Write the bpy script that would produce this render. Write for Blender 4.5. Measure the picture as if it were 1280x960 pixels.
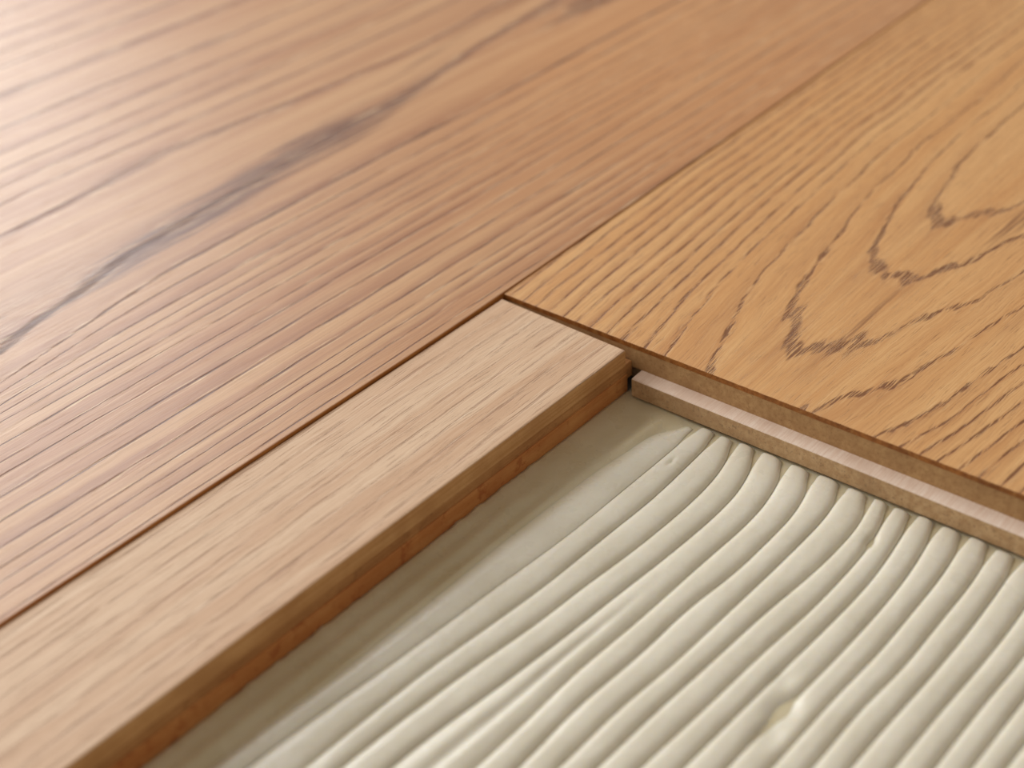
import bpy, math, random
from mathutils import Matrix, Vector, noise

MM = 0.001
scene = bpy.context.scene
for o in list(bpy.data.objects):
    bpy.data.objects.remove(o, do_unlink=True)

# ------------------------------------------------------------------ camera
# all lengths below are millimetres; z = 0 is the top of the screed
cam_data = bpy.data.cameras.new('camera')
cam = bpy.data.objects.new('camera', cam_data)
scene.collection.objects.link(cam)
R = ((0.65337, -0.75528, -0.05150), (0.46625, 0.34787, 0.81339), (-0.59642, -0.55546, 0.57943))
CAM = (-238.59, -223.90, 217.99)
cam.matrix_world = Matrix(((R[0][0], R[1][0], R[2][0], CAM[0] * MM),
                           (R[0][1], R[1][1], R[2][1], CAM[1] * MM),
                           (R[0][2], R[1][2], R[2][2], CAM[2] * MM),
                           (0, 0, 0, 1)))
cam_data.sensor_width = 36.0
cam_data.lens = 36.0 * 1772.0 / 1280.0
cam_data.clip_start = 0.01
cam_data.dof.use_dof = True
cam_data.dof.focus_distance = 0.350
cam_data.dof.aperture_fstop = 8.5
scene.camera = cam

# ------------------------------------------------------------------ light
world = bpy.data.worlds.new('world')
scene.world = world
world.use_nodes = True
bg = world.node_tree.nodes['Background']
bg.inputs[0].default_value = (1.0, 0.90, 0.78, 1)
bg.inputs[1].default_value = 0.38

def area(name, loc, target, sx, sy, power, col):
    d = bpy.data.lights.new(name, 'AREA')
    d.shape = 'RECTANGLE'; d.size = sx; d.size_y = sy; d.energy = power; d.color = col
    o = bpy.data.objects.new(name, d)
    scene.collection.objects.link(o)
    o.location = loc
    o.rotation_euler = (Vector(target) - Vector(loc)).to_track_quat('-Z', 'Y').to_euler()
    return o

area('window_daylight', (-0.10, 2.05, 1.25), (0, 0, 0), 2.7, 1.5, 84.0, (0.95, 0.98, 1.0))

vs = scene.view_settings
vs.view_transform = 'Standard'; vs.look = 'None'; vs.gamma = 1.0; vs.use_curve_mapping = False
vs.exposure = -0.05

# ------------------------------------------------------------------ helpers
def link(o, parent=None):
    scene.collection.objects.link(o)
    if parent is not None:
        o.parent = parent
    return o

def tag(o, label=None, cat=None, group=None, kind=None):
    if label: o['label'] = label
    if cat: o['category'] = cat
    if group: o['group'] = group
    if kind: o['kind'] = kind
    return o

def empty(name, x, y, z=0.0):
    e = bpy.data.objects.new(name, None)
    e.empty_display_size = 0.02
    e.location = (x * MM, y * MM, z * MM)
    return link(e)

def mesh_obj(name, verts, faces, mats, parent=None, fmat=None, smooth=False, attrs=None):
    """verts in world millimetres; kept world-placed even under a parent"""
    off = Vector((0, 0, 0))
    if parent is not None:
        off = parent.location / MM
    me = bpy.data.meshes.new(name)
    me.from_pydata([((v[0] - off.x) * MM, (v[1] - off.y) * MM, (v[2] - off.z) * MM) for v in verts], [], faces)
    for m in mats:
        me.materials.append(m)
    if fmat:
        me.polygons.foreach_set('material_index', fmat)
    if attrs:
        for k, vals in attrs.items():
            a = me.attributes.new(k, 'FLOAT', 'POINT')
            a.data.foreach_set('value', vals)
    me.polygons.foreach_set('use_smooth', [bool(smooth)] * len(me.polygons))
    me.update()
    return link(bpy.data.objects.new(name, me), parent)

def lerp(a, b, t): return a + (b - a) * t

def interp(pts, x):
    """piecewise-linear y(x); pts sorted by x, ends extended"""
    if x <= pts[0][0]: a, b = pts[0], pts[1]
    elif x >= pts[-1][0]: a, b = pts[-2], pts[-1]
    else:
        for a, b in zip(pts, pts[1:]):
            if a[0] <= x <= b[0]: break
    return a[1] + (b[1] - a[1]) * (x - a[0]) / (b[0] - a[0])

def clampinterp(pts, x):
    return interp(pts, min(max(x, pts[0][0]), pts[-1][0]))

def smooth01(t):
    t = min(1.0, max(0.0, t)); return t * t * (3 - 2 * t)

def n2(x, y, s=0.0): return noise.noise(Vector((x, y, s)))

def slab(name, us, vs, place, ztop, zbot, bev, mats, parent, attrf=None, ragged=0.0):
    """a board layer: gridded top, chamfered upper edge, straight sides, closed bottom.
    place(u, v) -> (x, y); the outer ring of the grid is the true outline"""
    nu, nv = len(us), len(vs)
    u0, u1, v0, v1 = us[0], us[-1], vs[0], vs[-1]
    verts, uv = [], []
    for u in us:
        for v in vs:
            uu = min(max(u, u0 + bev), u1 - bev); vv = min(max(v, v0 + bev), v1 - bev)
            x, y = place(uu, vv)
            verts.append((x, y, ztop)); uv.append((uu, vv))
    faces, fm = [], []
    for i in range(nu - 1):
        for j in range(nv - 1):
            a = i * nv + j
            faces.append((a, a + nv, a + nv + 1, a + 1)); fm.append(0)
    ring = [i * nv for i in range(nu)] + [(nu - 1) * nv + j for j in range(1, nv)] + \
           [i * nv + nv - 1 for i in range(nu - 2, -1, -1)] + [j for j in range(nv - 2, 0, -1)]
    n = len(ring); prev = ring
    levels = ((0.3, 0.12), (0.08, 0.45), (0.0, 1.0)) if bev > 0 else ((0.0, 0.0),)
    for lv, (ins, dz) in enumerate(levels + (('b', 0),)):
        new = []
        for k, idx in enumerate(ring):
            u, v = us[idx // nv], vs[idx % nv]
            if ins == 'b':
                z = zbot; iv = 0.0
            else:
                z = ztop - bev * dz; iv = ins * bev
            if ragged and 0 < lv:
                iv -= ragged * n2(u * .6, v * .6, zbot)
            uu = min(max(u, u0 + iv), u1 - iv); vv = min(max(v, v0 + iv), v1 - iv)
            x, y = place(uu, vv)
            new.append(len(verts)); verts.append((x, y, z)); uv.append((uu, vv))
        for k in range(n):
            faces.append((prev[k], new[k], new[(k + 1) % n], prev[(k + 1) % n]))
            fm.append(0 if lv < (1 if bev > 0.6 else len(levels) - 1) else 1)
        prev = new
    faces.append(tuple(reversed(prev))); fm.append(1)
    # make the winding outward-up
    a, b, c = verts[faces[0][0]], verts[faces[0][1]], verts[faces[0][2]]
    if (b[0] - a[0]) * (c[1] - a[1]) - (b[1] - a[1]) * (c[0] - a[0]) < 0:
        faces = [tuple(reversed(f)) for f in faces]
    at = None
    if attrf:
        cols = [attrf(u, v) for u, v in uv]
        at = {k: [c[k] for c in cols] for k in cols[0]}
    else:
        at = {'u': [q[0] for q in uv], 'v': [q[1] for q in uv]}
    return mesh_obj(name, verts, faces, mats, parent, fm, False, at)

def steps(a, b, d):
    n = max(1, int(round(abs(b - a) / d)))
    return [a + (b - a) * i / n for i in range(n + 1)]

# ------------------------------------------------------------------ materials
class NT:
    def __init__(self, name):
        self.m = bpy.data.materials.new(name); self.m.use_nodes = True
        self.t = self.m.node_tree; self.t.nodes.clear()
        self.out = self.t.nodes.new('ShaderNodeOutputMaterial')
        self.b = self.t.nodes.new('ShaderNodeBsdfPrincipled')
        self.t.links.new(self.b.outputs[0], self.out.inputs[0])
    def put(self, sock, val):
        if isinstance(val, bpy.types.NodeSocket): self.t.links.new(val, sock)
        elif isinstance(val, tuple) and len(val) == 3 and sock.type == 'RGBA': sock.default_value = (*val, 1)
        else: sock.default_value = val
    def attr(self, n):
        a = self.t.nodes.new('ShaderNodeAttribute'); a.attribute_name = n; return a.outputs['Fac']
    def obj(self):
        c = self.t.nodes.new('ShaderNodeTexCoord').outputs['Object']
        s = self.t.nodes.new('ShaderNodeVectorMath'); s.operation = 'SCALE'
        self.t.links.new(c, s.inputs[0]); s.inputs['Scale'].default_value = 1000.0
        return s.outputs[0]
    def sep(self, v):
        s = self.t.nodes.new('ShaderNodeSeparateXYZ'); self.put(s.inputs[0], v); return s.outputs
    def math(self, op, a, b=None, c=None, clamp=False):
        n = self.t.nodes.new('ShaderNodeMath'); n.operation = op; n.use_clamp = clamp
        for i, q in enumerate((a, b, c)):
            if q is not None: self.put(n.inputs[i], q)
        return n.outputs[0]
    def comb(self, x, y, z=0.0):
        n = self.t.nodes.new('ShaderNodeCombineXYZ')
        for i, q in enumerate((x, y, z)): self.put(n.inputs[i], q)
        return n.outputs[0]
    def noise(self, vec, scale=1.0, detail=2.0, rough=0.5, dist=0.0):
        n = self.t.nodes.new('ShaderNodeTexNoise'); self.put(n.inputs['Vector'], vec)
        n.inputs['Scale'].default_value = scale; n.inputs['Detail'].default_value = detail
        n.inputs['Roughness'].default_value = rough; n.inputs['Distortion'].default_value = dist
        return n.outputs['Fac']
    def remap(self, v, a, b, c=0.0, d=1.0):
        n = self.t.nodes.new('ShaderNodeMapRange'); n.interpolation_type = 'SMOOTHSTEP'
        self.put(n.inputs['Value'], v)
        for k, q in zip(('From Min', 'From Max', 'To Min', 'To Max'), (a, b, c, d)): self.put(n.inputs[k], q)
        return n.outputs[0]
    def mix(self, f, a, b, mode='MIX'):
        n = self.t.nodes.new('ShaderNodeMix'); n.data_type = 'RGBA'; n.blend_type = mode
        self.put(n.inputs[0], f); self.put(n.inputs[6], a); self.put(n.inputs[7], b)
        return n.outputs[2]
    def bump(self, h, strength, dist):
        n = self.t.nodes.new('ShaderNodeBump'); n.inputs['Strength'].default_value = strength
        n.inputs['Distance'].default_value = dist * MM; self.put(n.inputs['Height'], h)
        self.t.links.new(n.outputs[0], self.b.inputs['Normal'])

def srgb(r, g, b):
    f = lambda c: (c / 255 / 12.92) if c / 255 <= 0.04045 else ((c / 255 + 0.055) / 1.055) ** 2.4
    return (f(r), f(g), f(b))

def oak(name, light, mid, ringdark, pore, fleck, rough=0.4, dash_u=0.09, dash_v=1.6, porosity=0.5,
        fine_amt=0.5, pore_amt=0.85, fleck_amt=0.35, ring_amt=0.5, wig=0.12, extra=None, scat=0.4, fine_u=0.035):
    n = NT(name)
    u, v0, g, w = n.attr('u'), n.attr('v'), n.attr('g'), n.attr('w')
    warp = n.math('SUBTRACT', n.noise(n.comb(n.math('MULTIPLY', u, 0.07), n.math('MULTIPLY', v0, 0.25), 50.0), 1.0, 2.0), 0.5)
    v = n.math('ADD', v0, n.math('MULTIPLY', warp, 1.6))
    def st(fu, fv, z, detail=2.0, rg=0.5, dist=0.0):
        return n.noise(n.comb(n.math('MULTIPLY', u, fu), n.math('MULTIPLY', v, fv), z), 1.0, detail, rg, dist)
    fine = st(fine_u, 2.9, 1.3, 4.0, 0.7)
    mid_n = st(0.006, 0.16, 7.7, 3.0, 0.55)
    wob = n.math('SUBTRACT', st(0.02, 0.12, 3.1, 2.0), 0.5)
    wob2 = n.math('SUBTRACT', st(0.12, 0.5, 9.4, 2.0), 0.5)
    gw = n.math('ADD', g, n.math('ADD', n.math('MULTIPLY', wob, wig * 3.0), n.math('MULTIPLY', wob2, wig)))
    fr = n.math('FRACT', gw)
    d = n.math('SUBTRACT', 0.5, n.math('ABSOLUTE', n.math('SUBTRACT', fr, 0.5)))
    line = n.remap(d, n.math('MULTIPLY', w, 0.35), w, 1.0, 0.0)
    wide = n.remap(d, n.math('MULTIPLY', w, 0.5), n.math('MULTIPLY', w, 2.2), 1.0, 0.0)
    soft = n.math('MULTIPLY', n.remap(fr, 0.0, 0.75, 1.0, 0.0), n.remap(st(0.008, 0.12, 61.0), 0.35, 0.65))
    dash = n.remap(st(dash_u, dash_v, 4.2, 3.0, 0.6), 0.60 - 0.25 * porosity, 0.68 - 0.25 * porosity)
    stray = n.math('MULTIPLY', n.remap(st(dash_u * 1.3, dash_v * 1.15, 12.0, 2.0), 0.60, 0.68), scat)
    pores = n.math('MAXIMUM', n.math('MULTIPLY', line, dash), stray)
    fl = n.math('MULTIPLY', n.remap(st(dash_u * 1.4, dash_v * .9, 21.0, 2.0), 0.54, 0.66),
                n.remap(d, n.math('MULTIPLY', w, 3.0), n.math('MULTIPLY', w, 1.2)))
    col = n.mix(n.remap(mid_n, 0.3, 0.7), light, mid)
    col = n.mix(n.math('MULTIPLY', n.remap(fine, 0.40, 0.72), fine_amt), col, ringdark)
    col = n.mix(n.math('MULTIPLY', n.remap(fine, 0.48, 0.30), fine_amt * 0.6), col, fleck)
    col = n.mix(n.math('MULTIPLY', soft, n.math('MULTIPLY', n.attr('r'), ring_amt)), col, ringdark)
    col = n.mix(n.math('MULTIPLY', wide, n.attr('b')), col, ringdark)
    if extra:
        col = extra(n, col, st)
    col = n.mix(n.math('MULTIPLY', fl, fleck_amt), col, fleck)
    col = n.mix(n.math('MULTIPLY', pores, n.math('MULTIPLY', n.attr('p'), pore_amt)), col, pore)
    n.put(n.b.inputs['Base Color'], col)
    n.put(n.b.inputs['Roughness'], n.math('ADD', n.math('MULTIPLY', fine, 0.12), rough))
    n.b.inputs['Specular IOR Level'].default_value = 0.5
    hgt = n.math('SUBTRACT', n.math('MULTIPLY', fine, 0.45), pores)
    n.bump(hgt, 0.6, 0.14)
    return n.m

def layered(name, a, b, c, su, sv, rough=0.6, speck=None, speck_amt=0.0, bump=0.3, speck_scale=0.45):
    """bare core wood: streaks along the board (su, sv frequencies per mm in object x / yz), specks"""
    n = NT(name)
    P = n.obj(); s = n.sep(P)
    f1 = n.noise(n.comb(n.math('MULTIPLY', s[0], su), n.math('MULTIPLY', s[1], sv), n.math('MULTIPLY', s[2], sv)), 1.0, 4.0, 0.6)
    f2 = n.noise(P, 0.08, 3.0, 0.6)
    f3 = n.noise(P, speck_scale, 4.0, 0.65)
    f4 = n.noise(P, 2.6, 2.0, 0.6)
    col = n.mix(n.remap(f1, 0.32, 0.68), a, b)
    col = n.mix(n.math('MULTIPLY', n.remap(f2, 0.35, 0.7), 0.55), col, c)
    col = n.mix(n.math('MULTIPLY', n.remap(f4, 0.5, 0.75), 0.35), col, c)
    if speck:
        col = n.mix(n.math('MULTIPLY', n.remap(f3, 0.55, 0.66), speck_amt), col, speck)
    n.put(n.b.inputs['Base Color'], col)
    n.b.inputs['Roughness'].default_value = rough
    n.b.inputs['Specular IOR Level'].default_value = 0.3
    n.bump(n.math('ADD', f1, f4), bump, 0.15)
    return n.m

def left_extra(n, col, st):
    fibre = n.remap(st(0.014, 0.75, 33.0, 4.0, 0.7), 0.36, 0.60)
    fib = n.math('ADD', n.math('MULTIPLY', fibre, 0.75), 0.25)
    col = n.mix(n.attr('warm'), col, srgb(208, 146, 90))
    f1 = n.remap(n.math('ADD', n.math('MULTIPLY', n.attr('s1'), 0.66), n.math('MULTIPLY', fibre, 0.62)), 0.50, 1.12)
    col = n.mix(n.math('MULTIPLY', f1, 0.9), col, srgb(110, 70, 54))
    f2 = n.remap(n.math('ADD', n.math('MULTIPLY', n.attr('s2'), 0.8), n.math('MULTIPLY', fibre, 0.4)), 0.42, 1.0)
    col = n.mix(n.math('MULTIPLY', f2, 0.85), col, srgb(146, 90, 52))
    return col

def right_extra(n, col, st):
    fibre = n.remap(st(0.02, 0.75, 33.0, 4.0, 0.7), 0.36, 0.60)
    f1 = n.remap(n.math('ADD', n.math('MULTIPLY', n.attr('s1'), 0.75), n.math('MULTIPLY', fibre, 0.45)), 0.45, 1.05)
    return n.mix(n.math('MULTIPLY', f1, 0.75), col, srgb(118, 70, 42))

M_LEFT = oak('brown_oak_surface', srgb(208, 161, 117), srgb(186, 133, 93), srgb(150, 97, 68), srgb(92, 50, 32),
             srgb(236, 202, 160), rough=0.315, dash_u=0.04, dash_v=2.8, porosity=0.68, ring_amt=0.8, wig=0.07, fine_amt=0.36, fine_u=0.02,
             fleck_amt=0.75, extra=left_extra, scat=0.20)
M_RIGHT = oak('golden_oak_surface', srgb(223, 172, 114), srgb(211, 154, 96), srgb(174, 116, 70), srgb(112, 64, 34),
              srgb(236, 194, 140), rough=0.40, dash_u=0.095, dash_v=2.7, porosity=0.62, ring_amt=0.6, fine_amt=0.45, fine_u=0.045, scat=0.38, wig=0.2, extra=right_extra)
M_STRIP = oak('pale_oak_surface', srgb(222, 188, 154), srgb(207, 166, 130), srgb(182, 138, 105), srgb(140, 92, 64),
              srgb(238, 214, 184), rough=0.5, dash_u=0.06, dash_v=3.2, porosity=0.45, ring_amt=0.35, fine_amt=0.42, fine_u=0.03, pore_amt=0.6, scat=0.8)
M_LEFTEDGE = layered('stained_oak_edge', srgb(206, 138, 70), srgb(184, 114, 52), srgb(160, 96, 44), 0.05, 1.5, 0.5)
M_RIGHTEDGE = layered('stained_oak_end_grain', srgb(176, 112, 52), srgb(140, 82, 34), srgb(104, 58, 24), 1.2, 0.8, 0.5,
                      srgb(178, 128, 70), 0.5)
M_CORE = layered('core_end_grain', srgb(194, 156, 108), srgb(174, 134, 90), srgb(152, 114, 74), 0.9, 0.6, 0.65, srgb(120, 84, 52), 0.35, 0.4, 1.2)
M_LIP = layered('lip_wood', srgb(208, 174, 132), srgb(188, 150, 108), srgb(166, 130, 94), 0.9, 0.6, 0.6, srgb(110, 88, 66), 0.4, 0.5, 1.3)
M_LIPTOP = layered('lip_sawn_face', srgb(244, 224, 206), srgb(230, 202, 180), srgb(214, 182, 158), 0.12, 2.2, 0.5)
M_SSIDE = layered('strip_side_wood', srgb(210, 162, 108), srgb(190, 138, 84), srgb(168, 116, 66), 0.03, 1.2, 0.6)
M_SMID = layered('strip_middle_ply', srgb(194, 142, 88), srgb(174, 120, 70), srgb(150, 98, 54), 0.03, 1.6, 0.6, srgb(120, 74, 40), 0.3)
M_SLOW = layered('strip_lower_ply', srgb(206, 146, 86), srgb(192, 124, 66), srgb(176, 104, 52), 0.05, 0.6, 0.6, srgb(158, 80, 36), 0.6, 0.6, 0.22)

def paste_mat(name, ca, cb, fa, fb):
    n = NT(name)
    P = n.obj()
    f = n.noise(P, 0.05, 3.0, 0.6); f2 = n.noise(P, 0.8, 3.0, 0.6); f3 = n.noise(P, 0.22, 2.0, 0.5)
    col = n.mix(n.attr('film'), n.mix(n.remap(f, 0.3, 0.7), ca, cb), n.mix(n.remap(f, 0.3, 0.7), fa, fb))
    col = n.mix(n.math('MULTIPLY', n.remap(f2, 0.5, 0.8), 0.25), col, srgb(206, 190, 160))
    n.put(n.b.inputs['Base Color'], col)
    n.put(n.b.inputs['Roughness'], n.math('ADD', n.math('MULTIPLY', f3, 0.2), 0.19))
    n.b.inputs['Specular IOR Level'].default_value = 0.45
    n.b.inputs['Subsurface Weight'].default_value = 0.5
    n.b.inputs['Subsurface Radius'].default_value = (1.0, 0.78, 0.45)
    n.b.inputs['Subsurface Scale'].default_value = 0.0012
    n.bump(n.math('ADD', f3, n.math('MULTIPLY', f2, 0.25)), 0.25, 0.5)
    return n.m
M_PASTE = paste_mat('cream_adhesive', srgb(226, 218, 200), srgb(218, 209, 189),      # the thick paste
                    srgb(214, 200, 168), srgb(204, 188, 152))                          # the thin film, a darker tan

def screed_mat():
    n = NT('cement_screed')
    P = n.obj(); f = n.noise(P, 0.06, 5.0, 0.6)
    n.put(n.b.inputs['Base Color'], n.mix(f, srgb(150, 146, 138), srgb(118, 114, 106)))
    n.b.inputs['Roughness'].default_value = 0.9
    n.bump(f, 0.3, 0.5)
    return n.m

# ------------------------------------------------------------------ floor (screed)
fl = mesh_obj('floor', [(-900, -800, 0), (1100, -800, 0), (1100, 900, 0), (-900, 900, 0),
                        (-900, -800, -40), (1100, -800, -40), (1100, 900, -40), (-900, 900, -40)],
              [(0, 1, 2, 3), (7, 6, 5, 4), (0, 4, 5, 1), (1, 5, 6, 2), (2, 6, 7, 3), (3, 7, 4, 0)], [screed_mat()])
tag(fl, kind='structure', label='grey cement screed under the boards and adhesive')

# ------------------------------------------------------------------ brown plank (runs along the strip and the golden plank)
TOP_L = 14.75
EDGE = [(-420, -2.0), (-157, 0.08), (-92, 0.15), (-12, 0.5), (2, 1.1)] + [(q, 0.94 + 0.12 + 0.03135 * (q - 1.81)) for q in (16, 60, 258, 720)]
def edge_y(x):
    return sum(interp(EDGE, x + dx) for dx in (-14, -7, 0, 7, 14)) / 5.0
L2 = [(-300, 76), (-157, 80), (-100, 89.5), (-43, 104), (9.5, 109), (76, 114), (151, 127), (260, 140), (500, 150)]
L1 = [(-300, 138), (-64, 144.6), (1, 150.5), (50, 146), (104, 141.5), (200, 141), (500, 152)]
GMAP = []   # effective y -> ring number
random.seed(4)
yy, gg = -5.0, 0
while yy < 92:
    GMAP.append((yy, gg)); yy += 5.8 + random.uniform(-2.4, 2.4); gg += 1
for q in (108, 146, 163, 174, 184, 196, 212, 238, 262, 275, 290, 312, 330, 350, 372, 390, 420, 460):
    GMAP.append((q, gg)); gg += 1
def left_attr(u, v):
    x, y = u, v + edge_y(u)
    c2, c1 = clampinterp(L2, x), clampinterp(L1, x)
    ye = y - (c2 - 108) * math.exp(-((y - c2) / 14.0) ** 2) - (c1 - 146) * math.exp(-((y - c1) / 10.0) ** 2)
    ye += 1.5 * n2(x * .006, y * .02, 5) - 0.012 * x * math.exp(-(y / 60.0) ** 2)
    g = interp(GMAP, ye)
    # broad purple-brown streak and the smaller orange one
    k = smooth01((x + 95) / 60) * (1 - smooth01((x - 35) / 85))
    wid = 2.2 + 6.3 * k
    wig = 1.6 * n2(x * .03, 2.0)
    s1 = (0.45 + 0.55 * k) * math.exp(-((y - c2 + wig) / wid) ** 4)
    s1 += 0.35 * math.exp(-((y - c2 - 9 - .03 * x) / 2.0) ** 2) * smooth01((x + 20) / 60)
    k1 = math.exp(-((x + 8) / 22.0) ** 2)
    s2 = (0.75 + 0.25 * k1) * math.exp(-((y - c1 + wig * .6) / (1.7 + 3.0 * k1)) ** 2)
    s2 += 0.85 * math.exp(-((y - 237 + 2 * n2(x * .02, 8)) / 3.0) ** 2) + 0.6 * math.exp(-((y - 176 + 3 * n2(x * .015, 18)) / 1.6) ** 2) + 0.5 * math.exp(-((y - 196 + 3 * n2(x * .015, 28)) / 1.6) ** 2) + 0.25 * math.exp(-((y - 300) / 3.0) ** 2)
    dark = (1 - smooth01((y - 70) / 40.0))
    warm = 0.75 * smooth01((x + 20) / 170.0) * (1 - smooth01((y - 40 - .25 * x) / 70.0))
    pale = smooth01((y - 95) / 35.0)
    w = lerp(0.072, 0.055, pale)
    return {'u': u, 'v': y, 'g': g, 'w': w, 'r': lerp(0.9, 0.15, pale), 'p': lerp(1.0, 0.45, pale), 'b': lerp(0.15, 0.75, pale),
            's1': min(1.0, s1), 's2': min(1.0, s2), 'warm': warm * 0.7 + 0.0 * dark}
pl = empty('oak_plank', -100, 200)
tag(pl, 'wide brown oak plank with a broad dark grain streak, beside the narrow pale strip', 'floor plank', 'oak floor planks')
def place_left(u, v): return (u, v + edge_y(u))
us = steps(-420, 720, 5.0)
vsl = steps(0, 3, 1.0)[:-1] + steps(3, 420, 1.8)
slab('wear_layer', us, vsl, place_left, TOP_L, TOP_L - 3.2, 0.3, [M_LEFT, M_LEFTEDGE], pl, left_attr)
slab('core', steps(-420, 720, 20), [0.25, 210, 419.7], place_left, TOP_L - 3.2, 5.0, 0, [M_SMID, M_SMID], pl)
slab('backing_layer', steps(-420, 720, 20), [0.25, 210, 419.7], place_left, 5.0, 0.0, 0, [M_SLOW, M_SLOW], pl)

# ------------------------------------------------------------------ golden plank (end facing the adhesive)
TH = 0.03135
CX, CY = 1.81, 0.94
TOP_R = 14.32
cth, sth = math.cos(TH), math.sin(TH)
def place_right(u, v): return (CX + u * cth + v * sth, CY + u * sth - v * cth)
V0 = 79.5
def right_attr(u, v):
    dpt = max(0.0, 0.183 * (185 - u))
    if u > 150: dpt = 0.183 * 35 * math.exp(-(u - 150) / 40.0)
    a = v - V0 - 0.02 * (u - 65)
    a *= 1.0 if a < 0 else 0.80
    r = math.sqrt(a * a + dpt * dpt) + 0.9 * n2(u * .03, v * .05, 1)
    g = (max(r, 12.0) - 22) / 7.0
    if r > 43: g = 3.0 + (r - 43) / (2.9 if a > 0 else 4.0)
    near = math.exp(-(a / 13.0) ** 2) * (1.0 if r < 34 else 0.5)
    # fibre coordinate leans with the arms away from the axis
    lean = 0.55 * (math.sqrt(a * a + dpt * dpt + 60) - abs(a)) * (1 if a > 0 else -1) * smooth01(abs(a) / 16.0)
    w = lerp(0.06 if r < 43 else 0.12, 0.115, near)
    return {'u': u, 'v': v + lean, 'g': g, 'w': w, 'r': 0.7 if r < 43 else 1.0, 'p': 1.0, 'b': 0.10 if r < 43 else 0.3,
            's1': 0.9 * math.exp(-((u - 118) / 26.0) ** 2 - ((v - 97 - .12 * (u - 110)) / 3.0) ** 2)
                  + 0.7 * math.exp(-((u - 45) / 30.0) ** 2 - ((v - 86 - .03 * (u - 45)) / 1.3) ** 2)}
pr = empty('oak_plank', 200, -120)
tag(pr, 'golden oak floor plank with arched cathedral grain, its grooved end facing the combed adhesive', 'floor plank', 'oak floor planks')
us = steps(0, 4, 1.0)[:-1] + steps(4, 240, 2.0)[:-1] + steps(240, 700, 6.0)
vsr = steps(0, 4, 1.0)[:-1] + steps(4, 200, 1.6)[:-1] + steps(200, 330, 4.0)
VEN = 1.5
LIPZ1, LIPZ0 = 7.0, 1.66
slab('wear_layer', us, vsr, place_right, TOP_R, TOP_R - VEN, 0.3, [M_RIGHT, M_RIGHTEDGE], pr, right_attr, ragged=0.12)
slab('core', steps(0.15, 700, 18), steps(0.1, 329.9, 6), place_right, TOP_R - VEN, LIPZ1, 0, [M_CORE, M_CORE], pr)
# lower lip: stands 4.4 mm proud of the core, notched where the strip's tongue comes in
LIP_V = 45.6
def lip_place(u, v): return place_right(u, v)
vl = [0.1, LIP_V - 0.01] + steps(LIP_V, 329.9, 3.0)
verts, faces, fm = [], [], []
prof = []
for v in vl:
    uf = (3.0 if v < LIP_V else -4.45 + 0.08 * n2(v * .5, 3.3))
    prof.append([(*lip_place(uf, v), LIPZ0), (*lip_place(uf, v), LIPZ1 - 0.25), (*lip_place(uf + 0.2, v), LIPZ1 - 0.02),
                 (*lip_place(3.6, v), LIPZ1 - 0.02), (*lip_place(700, v), LIPZ1 - 0.02), (*lip_place(700, v), LIPZ0)])
m = len(prof[0])
for p in prof: verts += p
for i in range(len(prof) - 1):
    for k in range(m):
        a, b = i * m + k, i * m + (k + 1) % m
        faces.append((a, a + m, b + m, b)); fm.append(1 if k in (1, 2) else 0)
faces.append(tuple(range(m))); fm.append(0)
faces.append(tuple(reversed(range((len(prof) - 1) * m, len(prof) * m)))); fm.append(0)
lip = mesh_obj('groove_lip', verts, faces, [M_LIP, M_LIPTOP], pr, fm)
lip['label'] = 'pale sawn lower lip standing proud of the plank end'

# ------------------------------------------------------------------ narrow pale strip
WS = 41.9
st_ = empty('oak_strip', -200, -21)
tag(st_, 'narrow pale unfinished oak strip with a tongued end, between the brown plank and the adhesive', 'wood strip')
def place_strip(u, v): return (u, -v)
def strip_attr(u, v):
    g = (v + 2.0 * n2(u * .008, v * .05, 2)) / 4.6 + 0.004 * u
    return {'u': u, 'v': v + 1.5 * n2(u * .01, v * .03, 7), 'g': g, 'w': 0.12, 'r': 0.6, 'p': 0.8, 'b': 0.05}
slab('face_layer', steps(-420, 0, 4), steps(0, WS, 1.2), place_strip, 14.0, 9.1, 0.55, [M_STRIP, M_SSIDE], st_, strip_attr)
slab('middle_layer', steps(-420, 0.1, 20), [0.1, 20, WS - 0.4], place_strip, 9.1, 6.0, 0, [M_SMID, M_SMID], st_)
slab('tongue', [-6, 1.0, 3.05], [0.3, 20, WS - 0.3], place_strip, 9.05, 4.4, 0.25, [M_SMID, M_SMID], st_)
slab('bottom_layer', steps(-420, 0.8, 2.5), [0.0, 20, WS - 0.05], place_strip, 6.0, 0.0, 0.25, [M_SLOW, M_SLOW], st_)

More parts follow.
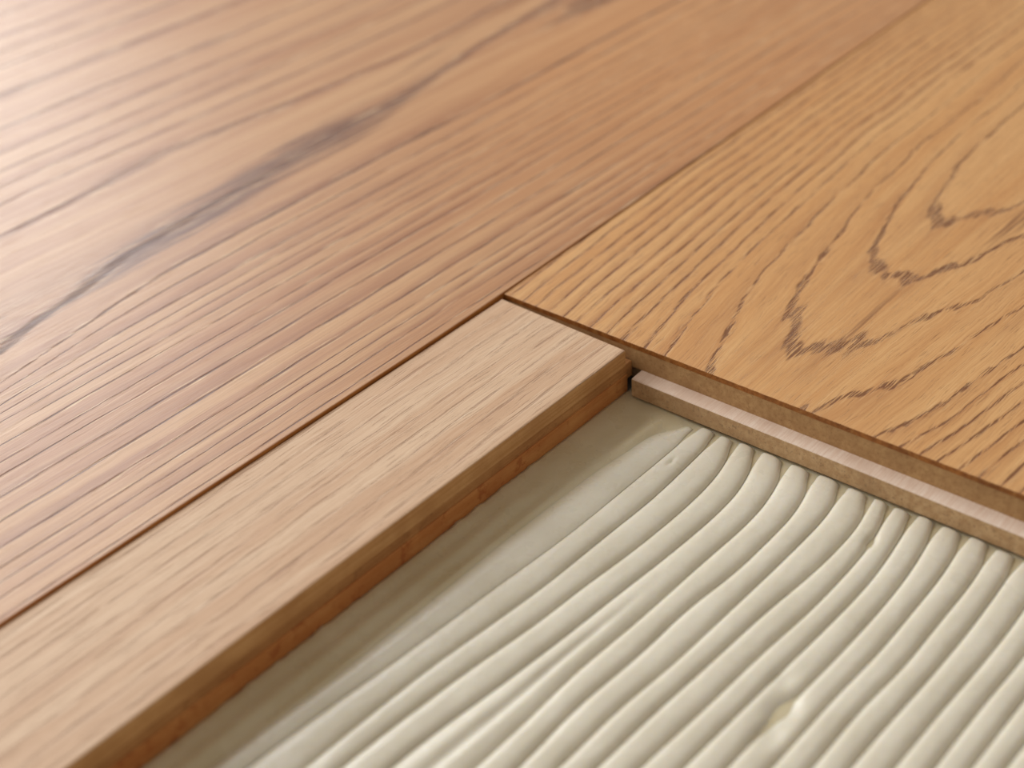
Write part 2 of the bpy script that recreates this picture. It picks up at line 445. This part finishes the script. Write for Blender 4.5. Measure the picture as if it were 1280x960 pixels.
# ------------------------------------------------------------------ combed adhesive
TROUGHS = [
    [(-2.0, -61.8), (-10.2, -60.3), (-20.8, -59.6), (-35.1, -58.4), (-63.0, -57.2), (-84.9, -57.6), (-114.3, -57.9), (-143.1, -56.4)],
    [(-5.5, -65.5), (-14.2, -65.6), (-31.7, -65.4), (-49.1, -65.2), (-62.5, -64.4), (-76.5, -63.1), (-88.8, -62.5), (-98.5, -61.5), (-107.8, -61.2), (-115.3, -60.1), (-133.7, -58.7), (-142.5, -58.1)],
    [(-5.7, -71.6), (-13.2, -72.1), (-30.7, -72.9), (-48.1, -72.1), (-68.3, -71.6), (-86.7, -69.8), (-103.5, -68.1), (-114.8, -67.7), (-135.1, -67.2)],
    [(-3.5, -77.2), (-13.0, -80.1), (-29.0, -80.9), (-48.0, -80.1), (-65.4, -78.3), (-77.6, -77.7), (-98.7, -74.9), (-120.2, -73.2), (-130.7, -72.7)],
    [(-3.0, -83.5), (-12.6, -87.0), (-24.7, -88.0), (-43.4, -87.3), (-59.1, -86.0), (-78.1, -84.7), (-98.8, -82.8), (-114.1, -80.9), (-124.7, -80.3)],
    [(-2.5, -91.3), (-11.6, -94.2), (-24.3, -95.4), (-40.8, -94.6), (-57.0, -94.3), (-67.9, -93.9), (-84.1, -92.8), (-101.2, -93.3), (-114.5, -93.1)],
    [(-2.6, -98.7), (-12.3, -101.8), (-24.2, -102.2), (-40.9, -102.1), (-54.9, -100.2), (-71.7, -100.3), (-91.6, -98.8), (-109.3, -99.7)],
    [(-1.6, -106.3), (-9.9, -108.2), (-25.6, -108.3), (-36.9, -108.1), (-55.2, -107.6), (-70.6, -107.2), (-86.2, -105.7), (-104.5, -105.7)],
    [(-2.1, -113.7), (-7.1, -115.5), (-23.7, -115.9), (-31.2, -115.4), (-47.3, -113.8), (-64.6, -113.0), (-82.6, -111.9), (-99.9, -111.4)],
    [(-4.4, -119.0), (-13.2, -120.9), (-24.4, -121.3), (-40.7, -121.2), (-54.4, -119.9), (-76.2, -119.0), (-94.9, -117.8)],
    [(-2.8, -124.2), (-14.4, -125.9), (-25.5, -126.8), (-41.4, -126.4), (-62.7, -125.3), (-80.3, -124.6), (-89.8, -124.2)],
    [(0.2, -129.5), (-13.2, -131.7), (-27.3, -132.6), (-46.9, -132.4), (-62.6, -131.7), (-71.5, -130.9), (-84.7, -130.7)],
    [(0.2, -136.2), (-12.3, -137.9), (-25.4, -138.1), (-42.8, -138.4), (-57.2, -137.5), (-68.9, -137.4), (-79.5, -137.2)],
    [(0.1, -142.5), (-10.7, -144.0), (-22.4, -143.9), (-43.7, -144.3), (-56.8, -143.0), (-74.2, -143.2)],
    [(0.6, -148.7), (-12.6, -149.5), (-27.2, -149.9), (-45.0, -149.6), (-57.2, -149.0), (-70.3, -148.8)],
    [(0.5, -154.8), (-12.6, -156.2), (-31.6, -156.2), (-46.9, -155.5), (-64.8, -155.2)],
    [(1.1, -160.4), (-24.9, -161.9), (-41.2, -161.1), (-60.1, -161.0)],
    [(-35.5, -166.7), (-53.9, -166.4)],
    [(-46.1, -171.6), (-52.4, -171.3)],
]

for k in range(5):
    y = -171.6 - 6.1 * (k + 1)
    TROUGHS.append([(1.0, y + 1.6), (-20, y), (-60, y + .3), (-100, y + 1.0)])
# give the short outer troughs a head
for i in (17, 18):
    d = 5.6 * (i - 16)
    TROUGHS[i] = [(1.2, -160.4 - d), (-15, -161.6 - d)] + [q for q in TROUGHS[i]]
TR = [sorted(t) for t in TROUGHS]
for t in TR:       # long straight tails, slope taken from the nearer part
    a = t[0]; t.insert(0, (-420.0, a[1] + (a[0] + 420.0) * 0.018))
def trough(i, x):
    t = TR[i]
    return sum(interp(t, min(x + d, 4.0)) for d in (-7, -4.5, -2, 0, 2, 4.5, 7)) / 7.0

ad = empty('adhesive_bed', -150, -130)
tag(ad, 'cream flooring adhesive combed into parallel ridges, in the corner between strip and plank end', 'adhesive')

def lipline(y):     # x of the lip face
    v = (CY - y) / cth
    return CX - 4.45 + v * sth

BED = 0.55
ysb = steps(-41.9, -64, 0.8)[:-1] + steps(-64, -330, 6)
xsb = steps(-420, -170, 4)[:-1] + steps(-170, -12, 1.3)[:-1] + steps(-12, 30, 1.5)
verts, faces = [], []
for x in xsb:
    for y in ysb:
        s = -41.9 - y
        z = BED
        if y > -66:
            t0 = trough(0, x)
            f = smooth01((y - t0) / 4.0)
            q = s / max(6.0, (-41.9 - t0))
            z += f * (0.45 + 0.35 * n2(x * .012, y * .16, 3) + 0.22 * math.sin(s * 1.15 + 1.4 * n2(x * .01, 4.0)) * smooth01((-25 - x) / 40)
                      + 0.10 * n2(x * .08, y * .3, 9))
            z += 1.5 * math.exp(-(s / 1.0) ** 2) * smooth01((-18 - x) / 25) * max(0, n2(x * .30, 1.0) + .1) * (0.5 + 0.8 * n2(x * .03, 6.0))
            z += 0.7 * f * math.exp(-((y + 57 + .04 * x) / 1.7) ** 2) * smooth01((x + 26) / 12) * smooth01((-3 - x) / 4)
            z += 0.5 * math.exp(-((x + 50 + .5*s) / 5.0) ** 2 - ((s - 5) / 4.0) ** 2)
        if x > lipline(y) - 1.5: z = min(z, 1.2)
        verts.append((x, y, max(0.15, z)))
nb = len(ysb)
for i in range(len(xsb) - 1):
    for j in range(nb - 1):
        a = i * nb + j
        faces.append((a, a + 1, a + nb + 1, a + nb))
n0 = len(verts)
per = [i * nb for i in range(len(xsb))] + [(len(xsb) - 1) * nb + j for j in range(1, nb)] + \
      [i * nb + nb - 1 for i in range(len(xsb) - 2, -1, -1)] + [j for j in range(nb - 2, 0, -1)]
for k in per: verts.append((verts[k][0], verts[k][1], 0.0))
np_ = len(per)
for k in range(np_):
    faces.append((per[k], per[(k + 1) % np_], n0 + (k + 1) % np_, n0 + k))
faces.append(tuple(n0 + k for k in range(np_)))
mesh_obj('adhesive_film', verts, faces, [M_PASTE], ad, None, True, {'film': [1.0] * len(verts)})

random.seed(11)
NT_ = 14
for i in range(1, len(TR)):
    ymid = 0.5 * (trough(i - 1, -8) + trough(i, -8))
    head = lipline(ymid) - random.uniform(-0.1, 0.7) - (1.5 if i == 1 else 0)
    xs = [head - q for q in (0.0, 0.18, 0.5, 1.0, 1.7, 2.6)] + \
         [head - 3.6 - k * 1.4 for k in range(int(150 / 1.4))]
    xs += [xs[-1] - 6 * k for k in range(1, 42)]
    verts, faces, film = [], [], []
    for x in xs:
        ya, yb = trough(i - 1, x), trough(i, x)
        dh = head - x
        if i == 1: ya += 5.0 * smooth01(dh / 12)
        capf = math.sqrt(max(0.0, min(1.0, 1 - (1 - min(1, dh / 0.7)) ** 2)))
        H = (1.12 + 0.10 * n2(x * .03, i * 3.1)) * (0.92 + 0.08 * smooth01(dh / 14))
        if i == 1: H *= 0.75 * (0.55 + .45 * smooth01((dh) / 10))
        for k in range(NT_ + 1):
            t = k / NT_
            c = 2 * (t ** 0.93) - 1
            prof_ = max(0.0, 1 - abs(c) ** 2.7) ** 0.66
            wsc = (0.74 + 0.26 * smooth01(dh / 8.0)) * (0.94 + 0.06 * smooth01(dh / 0.8))
            if i == 1 and t < 0.62: prof_ = smooth01(t / 0.62)
            y = lerp(ya - 0.10, yb + 0.10, 0.44 * (1 - wsc) + t * wsc)
            z = BED + 0.08 + H * prof_ * capf + 0.05 * n2(x * .2, y * .5, 2) * prof_
            # a thin second ridge splits off inside the fifth one
            if i == 5:
                s = smooth01((-50 - x) / 40)
                z -= s * 0.75 * math.exp(-((t - 0.50) / 0.10) ** 2)
            # air pits
            for (px, py, rr, dd) in ((-17.5, -68.7, 0.6, 1.1), (-13.5, -120.6, 1.1, 1.3), (-67, -131.5, 3.4, 1.2), (-74, -133.0, 2.6, .9), (-60, -127.5, 2.0, .6)):
                e = ((x - px) / (rr * 1.3)) ** 2 + ((y - py) / rr) ** 2
                if e < 6: z -= dd * math.exp(-e)
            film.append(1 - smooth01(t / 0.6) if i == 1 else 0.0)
            verts.append((x, y, max(BED - 0.3, z)))
    m = NT_ + 1
    for a_ in range(len(xs) - 1):
        for k in range(NT_):
            a = a_ * m + k
            faces.append((a, a + m, a + m + 1, a + 1))
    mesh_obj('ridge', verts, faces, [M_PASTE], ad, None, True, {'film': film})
